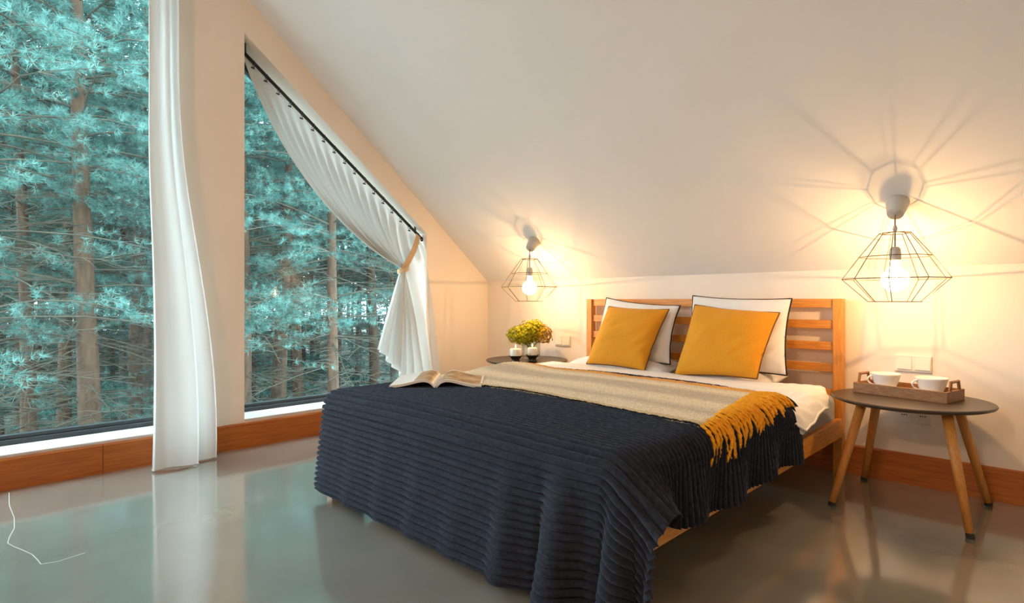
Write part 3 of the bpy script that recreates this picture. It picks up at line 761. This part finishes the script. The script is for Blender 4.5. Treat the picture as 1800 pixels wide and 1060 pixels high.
# sheer curtain on the sloping rod
R0 = np.array([-.065,-2.112,2.560]); R1 = np.array([-.065,-.700,1.462])
rd2 = thing('curtain_rod', 'black sloping curtain rod with ring clips in the window beside the bed', 'curtain rod', tuple((R0+R1)/2))
MB().tube([R0, R1+(R1-R0)*.012], .0115, 12).build('rod', M['black'], rd2, smooth=True)
e1 = R1+(R1-R0)*.012
MB().lathe([(0,-.02),(.014,-.016),(.018,0),(.014,.016),(0,.02)], 16, tuple(e1)).build('finial', M['black'], rd2, smooth=True)
for k in (.012,.965):
    q = R0+(R1-R0)*k; MB().tube([tuple(q), (q[0]-.01,q[1],q[2]+.04), (q[0]-.01,q[1],q[2]+.075)], .008, 8).build('bracket', M['black'], rd2)
dirn = (R1-R0)/np.linalg.norm(R1-R0); perp = np.array([0,dirn[2],-dirn[1]]); perp = perp if perp[2] < 0 else -perp
ncl = 17
for i in range(ncl):
    k = .05+.93*i/(ncl-1); q = R0+(R1-R0)*k
    pts = [tuple(q + np.array([math.cos(a)*.019,0,0]) + np.array([0,0,1])*(math.sin(a)*.019-.006)) for a in np.linspace(0,2*PI,13)]
    c_ = MB().tube(pts, .0022, 5); z_ = q+np.array([.012,-.006,-.040])
    c_.tube([tuple(q+np.array([.012,0,-.02])), tuple(z_)], .002, 5).tube([tuple(z_+np.array([.004,-.018,.002])), tuple(z_+np.array([.004,.004,-.002]))], .005, 6)
    c_.build('ring_clip', M['black'], rd2)
TIE = np.array([.03,-.935,1.205])
nt_, ns_ = 110, 240
def lerp(a,b,t): return a+(b-a)*t
Sv = np.linspace(0,1,ns_)[None,:]; Tv = np.linspace(0,1,nt_)[:,None]
drp = .030
wB = sstep(Sv, .80, 1.)
A = np.stack([R0[0]+0*Sv, lerp(R0[1]-.0,R1[1],Sv), lerp(R0[2],R1[2],Sv)-drp], -1)          # along the rod
B = np.stack([TIE[0]+0*Sv+.012*np.sin(Sv*2*PI*6), TIE[1]-.025+.05*Sv, TIE[2]-.012+.03*Sv], -1) + np.stack([-.02*wB, .215*wB, .03*wB], -1)
mid = (A+B)/2; C0 = np.array([.0,-1.815,1.570]); 
sag = (C0-mid[:,:1])*((1-Sv)**.8)[...,None]*np.array([1,1,1])
Cc = mid + sag + np.array([0,0,-.03])*(Sv*(1-Sv)*4)[...,None]
t_ = Tv[...,None]
up_ = (1-t_)**2*A + 2*t_*(1-t_)*Cc + t_**2*B
gath = np.sin(Sv*2*PI*15)*(.020*(1-.2*Tv))*np.clip(Tv*6,0.25,1)*(1-.75*sstep(Tv,.7,1))
up_[...,0] += gath + .02*np.sin(Tv*PI)
up_[...,2] += .006*np.sin(Sv*2*PI*15+1)*np.sin(Tv*PI)
# below the tie
HL = np.array([[0,-1.205,.575],[.10,-1.16,.545],[.22,-1.09,.47],[.35,-1.045,.42],[.5,-.97,.33],[.7,-.84,.24],[1,-.60,.17]])
hy = np.interp(Sv[0],HL[:,0],HL[:,1]); hz = np.interp(Sv[0],HL[:,0],HL[:,2])
H = np.stack([.075+0*Sv, hy[None,:], hz[None,:]], -1)
B2 = B.copy()
ctl = (B2*0.55+H*.45); ctl[...,1] += (-.02*(1-Sv)+.015*Sv); 
lo_ = (1-t_)**2*B2 + 2*t_*(1-t_)*ctl + t_**2*H
lo_[...,0] += (np.sin(Sv*2*PI*8+.5)*.034+np.sin(Sv*2*PI*3)*.014)*(.15+.85*sstep(Tv,0,.5))
Pc = np.concatenate([up_, lo_[1:]], 0)
cu2 = grid_obj('window_curtain', Pc, M['sheer'])
tag(cu2, 'sheer white curtain on the sloping rod, gathered aside and tied beside the bed', 'curtain')
# tieback strap
tb = thing('curtain_tieback', 'beige linen strap from the rod end holding the sheer curtain', 'tieback', tuple(TIE))
q0 = np.array([-.045,-.735,1.475]); q1 = np.array([.055,-.955,1.175]); n_ = 14; v_ = []; f_ = []
for i in range(n_+1):
    t = i/n_; c_ = q0+(q1-q0)*t + np.array([.055,-.004,.012])*math.sin(PI*t)*.7; d_ = (q1-q0)/np.linalg.norm(q1-q0)
    wv = np.cross(d_, np.array([1,0,0])); wv /= np.linalg.norm(wv); hw = .024
    v_ += [c_-wv*hw, c_+wv*hw, c_+wv*hw-np.array([.004,0,0]), c_-wv*hw-np.array([.004,0,0])]
for i in range(n_):
    a = 4*i
    for k in range(4): f_.append((a+k, a+(k+1)%4, a+4+(k+1)%4, a+4+k))
f_ += [(0,3,2,1),(4*n_,4*n_+1,4*n_+2,4*n_+3)]
mesh_obj('strap', v_, f_, M['strap'], tb, smooth=False)
v_, f_ = [], []
for i in range(24):
    a = 2*PI*i/24
    c_ = TIE + np.array([.046*math.cos(a), .046*math.sin(a), -.022+.018*math.sin(a)])
    v_ += [c_+np.array([0,0,-.018]), c_+np.array([0,0,.018])]
for i in range(24):
    a, b = 2*i, 2*((i+1)%24); f_.append((a,b,b+1,a+1))
mesh_obj('loop', v_, f_, M['strap'], tb, smooth=True, fixn=False)

# ------------------------------------------------------------------ added fill lamp brightening the room, unseen under the far slope behind the viewer
LX, LY, LZ = 3.1, -5.0, 2.20; LC = ceil_z(LY)
rl_ = thing('added_fill_lamp', 'added unseen fill lamp, a bare globe hanging from the far slope behind the viewer', 'lamp', (LX,LY,LC))
MB().tube([(LX,LY,LC),(LX,LY,LZ+.13)], .004, 8).build('cord', M['cord'], rl_)
MB().lathe([(0,.02),(.05,.02),(.045,-.05),(0,-.055)], 24, (LX,LY,LC)).build('canopy', M['grey_plastic'], rl_, smooth=True)
MB().lathe([(0,.14),(.02,.14),(.03,.09),(.03,.05),(0,.05)], 20, (LX,LY,LZ)).build('socket', M['grey_plastic'], rl_, smooth=True)
MB().lathe([(.02,.05)]+[(max(.06*math.sin(a),0), .06*math.cos(a)) for a in np.linspace(.35,PI,12)], 24, (LX,LY,LZ)).build('bulb', M['bulbglass'], rl_, smooth=True)
ld = bpy.data.lights.new('bulb_light', 'POINT'); ld.energy = FILL_W; ld.color = FILL_COL; ld.shadow_soft_size = .055
lo = bpy.data.objects.new('bulb_light', ld); C.objects.link(lo); lo.location = (LX,LY,LZ); lo.parent = rl_; lo.matrix_parent_inverse = parent_inv(rl_)

# ------------------------------------------------------------------ forest outside
GZ = -2.6
gx = np.linspace(-70,-.6,60); gy = np.linspace(-40,60,60); GX, GY = np.meshgrid(gx, gy, indexing='ij')
GZZ = GZ + .25*vnoise(GX*.25, GY*.25, 51)
struct(grid_obj('ground', np.stack([GX,GY,GZZ],-1)[:, ::-1], M['snow']), 'dim forest floor outside the windows')
def tubes_np(chains, n):
    """chains: list of (pts (k,3), radii (k)) -> verts, quads"""
    V_, F_ = [], []; o_ = 0
    for pts, rad in chains:
        k = len(pts); t = np.gradient(pts, axis=0); t /= np.linalg.norm(t, axis=1, keepdims=True)+1e-9
        ref = np.where(np.abs(t[:,2:3])<.9, np.array([[0,0,1.]]), np.array([[1.,0,0]]))
        b = np.cross(t, ref); b /= np.linalg.norm(b,axis=1,keepdims=True); c_ = np.cross(b, t)
        a = np.linspace(0,2*PI,n,endpoint=False)
        v = pts[:,None,:] + rad[:,None,None]*(b[:,None,:]*np.cos(a)[None,:,None]+c_[:,None,:]*np.sin(a)[None,:,None])
        V_.append(v.reshape(-1,3))
        i = np.arange(k-1)[:,None]*n; j = np.arange(n)[None,:]; j2 = (j+1)%n
        F_.append((np.stack([i+j,i+j2,i+n+j2,i+n+j],-1)+o_).reshape(-1,4)); o_ += k*n
    return np.concatenate(V_), np.concatenate(F_)
def np_mesh(name, V_, F_, material, smooth=False):
    me = bpy.data.meshes.new(name); k = F_.shape[1]
    me.vertices.add(len(V_)); me.vertices.foreach_set('co', V_.reshape(-1).astype(np.float32))
    me.loops.add(F_.size); me.loops.foreach_set('vertex_index', F_.reshape(-1).astype(np.int32))
    me.polygons.add(len(F_)); me.polygons.foreach_set('loop_start', np.arange(0,F_.size,k,dtype=np.int32))
    me.update(calc_edges=True); me.materials.append(material)
    if smooth: me.shade_smooth()
    return me
def unit(v): return v/(np.linalg.norm(v, axis=-1, keepdims=True)+1e-9)
def make_pine(seed, H, r0, crown0, blen, tufts=4, needles=14, nlen=.10, nwid=.006, twigs=9, step=.36, per=5, far=False, bands=()):
    g = np.random.default_rng(seed)
    zz = np.linspace(0,H,14); bend = np.stack([.12*np.sin(zz*.35+g.uniform(0,6)), .12*np.sin(zz*.3+g.uniform(0,6)), zz],-1); bend[:,:2] -= bend[0,:2]
    tv_, tf_ = tubes_np([(bend, r0*(1-zz/H*.85))], 10)
    def trunk_at(z): return np.array([np.interp(z,zz,bend[:,0]), np.interp(z,zz,bend[:,1]), z])
    chains = []; centers = []; dirs = []
    z = 1.2
    while z < H-.4:
        live = z > crown0 or any(a <= z <= b for a, b in bands)
        for b in range(per if live else 7):
            a = g.uniform(0,2*PI); k = max(0,(z-crown0)/(H-crown0)) if live else 0
            L = (blen*(1-.75*max(k,0))*g.uniform(.7,1.15)) if live else g.uniform(.5,1.7)
            zs = z + g.uniform(-.15,.15); s0 = trunk_at(zs); d = np.array([math.cos(a),math.sin(a),0])
            q = np.linspace(0,1,6)[:,None]; rise = g.uniform(.05,.35) if live else g.uniform(-.3,.1)
            pts = s0 + d*L*q + np.array([0,0,1.])*(rise*L*q - (.25 if live else .12)*L*q*q) + g.normal(0,.02,(6,3))*q
            chains.append((pts, (.018 if live else .012)*(1-.8*q[:,0])*(.6 if far else 1)))
            nt2 = twigs if live else 9
            for t in range(nt2):
                f = g.uniform(.25,1); p_ = np.array([np.interp(f,q[:,0],pts[:,i]) for i in range(3)])
                side = np.array([-d[1],d[0],0])*(1 if t%2 else -1)
                td = unit(d*g.uniform(.4,.9)+side*g.uniform(.4,1.)+np.array([0,0,g.uniform(-.25,.35)]))
                tl_ = L*g.uniform(.16,.34) if live else g.uniform(.2,.6)
                tp = p_ + td*tl_*np.linspace(0,1,3)[:,None]; tp[2,2] += -.05*tl_ if live else -.1*tl_
                chains.append((tp, np.array([.006,.004,.002])*(.7 if far else 1)))
                if live:
                    for m_ in range(tufts):
                        centers.append(tp[0]+(tp[2]-tp[0])*(.25+.75*(m_+.6)/tufts)+g.normal(0,.015,3)); dirs.append(td)
        z += step*g.uniform(.8,1.2)
    bv_, bf_ = tubes_np(chains, 3)
    c_ = np.array(centers); d_ = np.array(dirs); n_ = len(c_)
    cc = np.repeat(c_, needles, 0); dd = np.repeat(d_, needles, 0)
    rd_ = unit(g.normal(0,1,cc.shape)); nd_ = unit(dd*.75 + rd_*.9 + np.array([0,0,.18]))
    wd = unit(np.cross(nd_, g.normal(0,1,cc.shape)))*nwid*.5
    ln = (nlen*g.uniform(.7,1.15,(len(cc),1)))
    nv_ = np.stack([cc-wd, cc+wd, cc+nd_*ln], 1).reshape(-1,3); nf_ = np.arange(len(nv_)).reshape(-1,3)
    return (np_mesh('trunk', tv_, tf_, M['bark'], True), np_mesh('branches', bv_, bf_, M['twig']), np_mesh('needles', nv_, nf_, M['needle2'] if far else M['needle']))
near = [make_pine(101,10.8,.15,5.0,2.5,5,22,.100,.0052,13,.36,5,bands=((3.6,4.1),)), make_pine(102,10.2,.12,4.6,2.4,5,22,.098,.0052,12,.36,5,bands=((1.7,2.3),(3.3,4.0))), make_pine(103,11.2,.15,5.6,2.7,5,22,.102,.0052,13,.36,5,bands=((4.1,4.5),))]
farm = [make_pine(111,14,.10,4.4,1.9,4,10,.18,.015,9,.45,5,True,bands=((1.2,2.0),)), make_pine(112,13,.085,3.7,1.7,4,10,.18,.015,9,.45,5,True,bands=((.9,1.4),(2.3,2.8)))]
def place_tree(meshes, x, y, s, rz, label, group, name='pine_tree'):
    o = thing(name, label, 'tree', (x,y,GZ-.1), group); o.rotation_euler = (0,0,rz); o.scale = (s,s,s)
    for me, nm in zip(meshes, ('trunk','branches','needles')):
        c = bpy.data.objects.new(nm, me); C.objects.link(c); c.parent = o
        if nm != 'trunk': c['kind'] = 'stuff'
    return o
def polar(px, r):
    a = math.radians(44.686) - math.atan((px-900)/987.97)
    return 3.7508 - r*math.sin(a), -3.4794 + r*math.cos(a)
NEAR = [(-10.6,-3.0),]
trees = [   # bearing, distance, variant, scale, label
 (165,9.6,0,1.05,'pine with the thickest trunk outside the tall window'),
 (48,11.2,1,1.0,'pine with a slim pale trunk near the outer edge of the tall window'),
 (238,12.4,2,.95,'pine behind the curtain edge of the tall window'),
 (112,12.6,1,1.05,'pine standing behind the thick trunked pine outside the tall window'),
 (-40,8.0,1,.9,'pine beyond the outer edge of the tall window'),
 (-190,10.5,2,1.0,'pine half hidden by the frame of the tall window'),
 (350,11.5,0,.95,'pine standing behind the pier between the windows'),
 (487,11.0,2,1.0,'pine with a reddish trunk in the left part of the window beside the bed'),
 (530,13.6,0,1.0,'pine near the middle of the window beside the bed'),
 (592,9.4,1,.95,'low branched pine in the middle of the window beside the bed'),
 (662,14.2,2,1.0,'pine seen just left of the tied sheer curtain'),
 (425,9.8,1,.9,'pine close behind the inner jamb of the window beside the bed'),
 (745,12.0,0,.95,'pine hidden mostly behind the tied sheer curtain'),
 (850,13.0,1,1.0,'pine beyond the tied curtain, hidden by the corner wall'),
]
for i, (px, r_, k, s, lab) in enumerate(trees):
    x, y = polar(px, r_); place_tree(near[k], x, y, s, i*1.37, lab, 'near pines outside the windows')
g = np.random.default_rng(77)
n_far = 0
for r_ in (15.5,18,21,24.5,28.5,33,39,46,54,63):
    npx = int(7 + min(r_,46)*.30)
    for i in range(npx):
        px = -260 + (i+g.uniform(.15,.85))*1200/npx; rr = r_+g.uniform(-.9,.9); x, y = polar(px, rr)
        place_tree(farm[int(g.integers(2))], x, y, g.uniform(.85,1.15), g.uniform(0,6.28), 'slim pine standing among the others deeper in the forest', 'pines deeper in the forest')
        n_far += 1
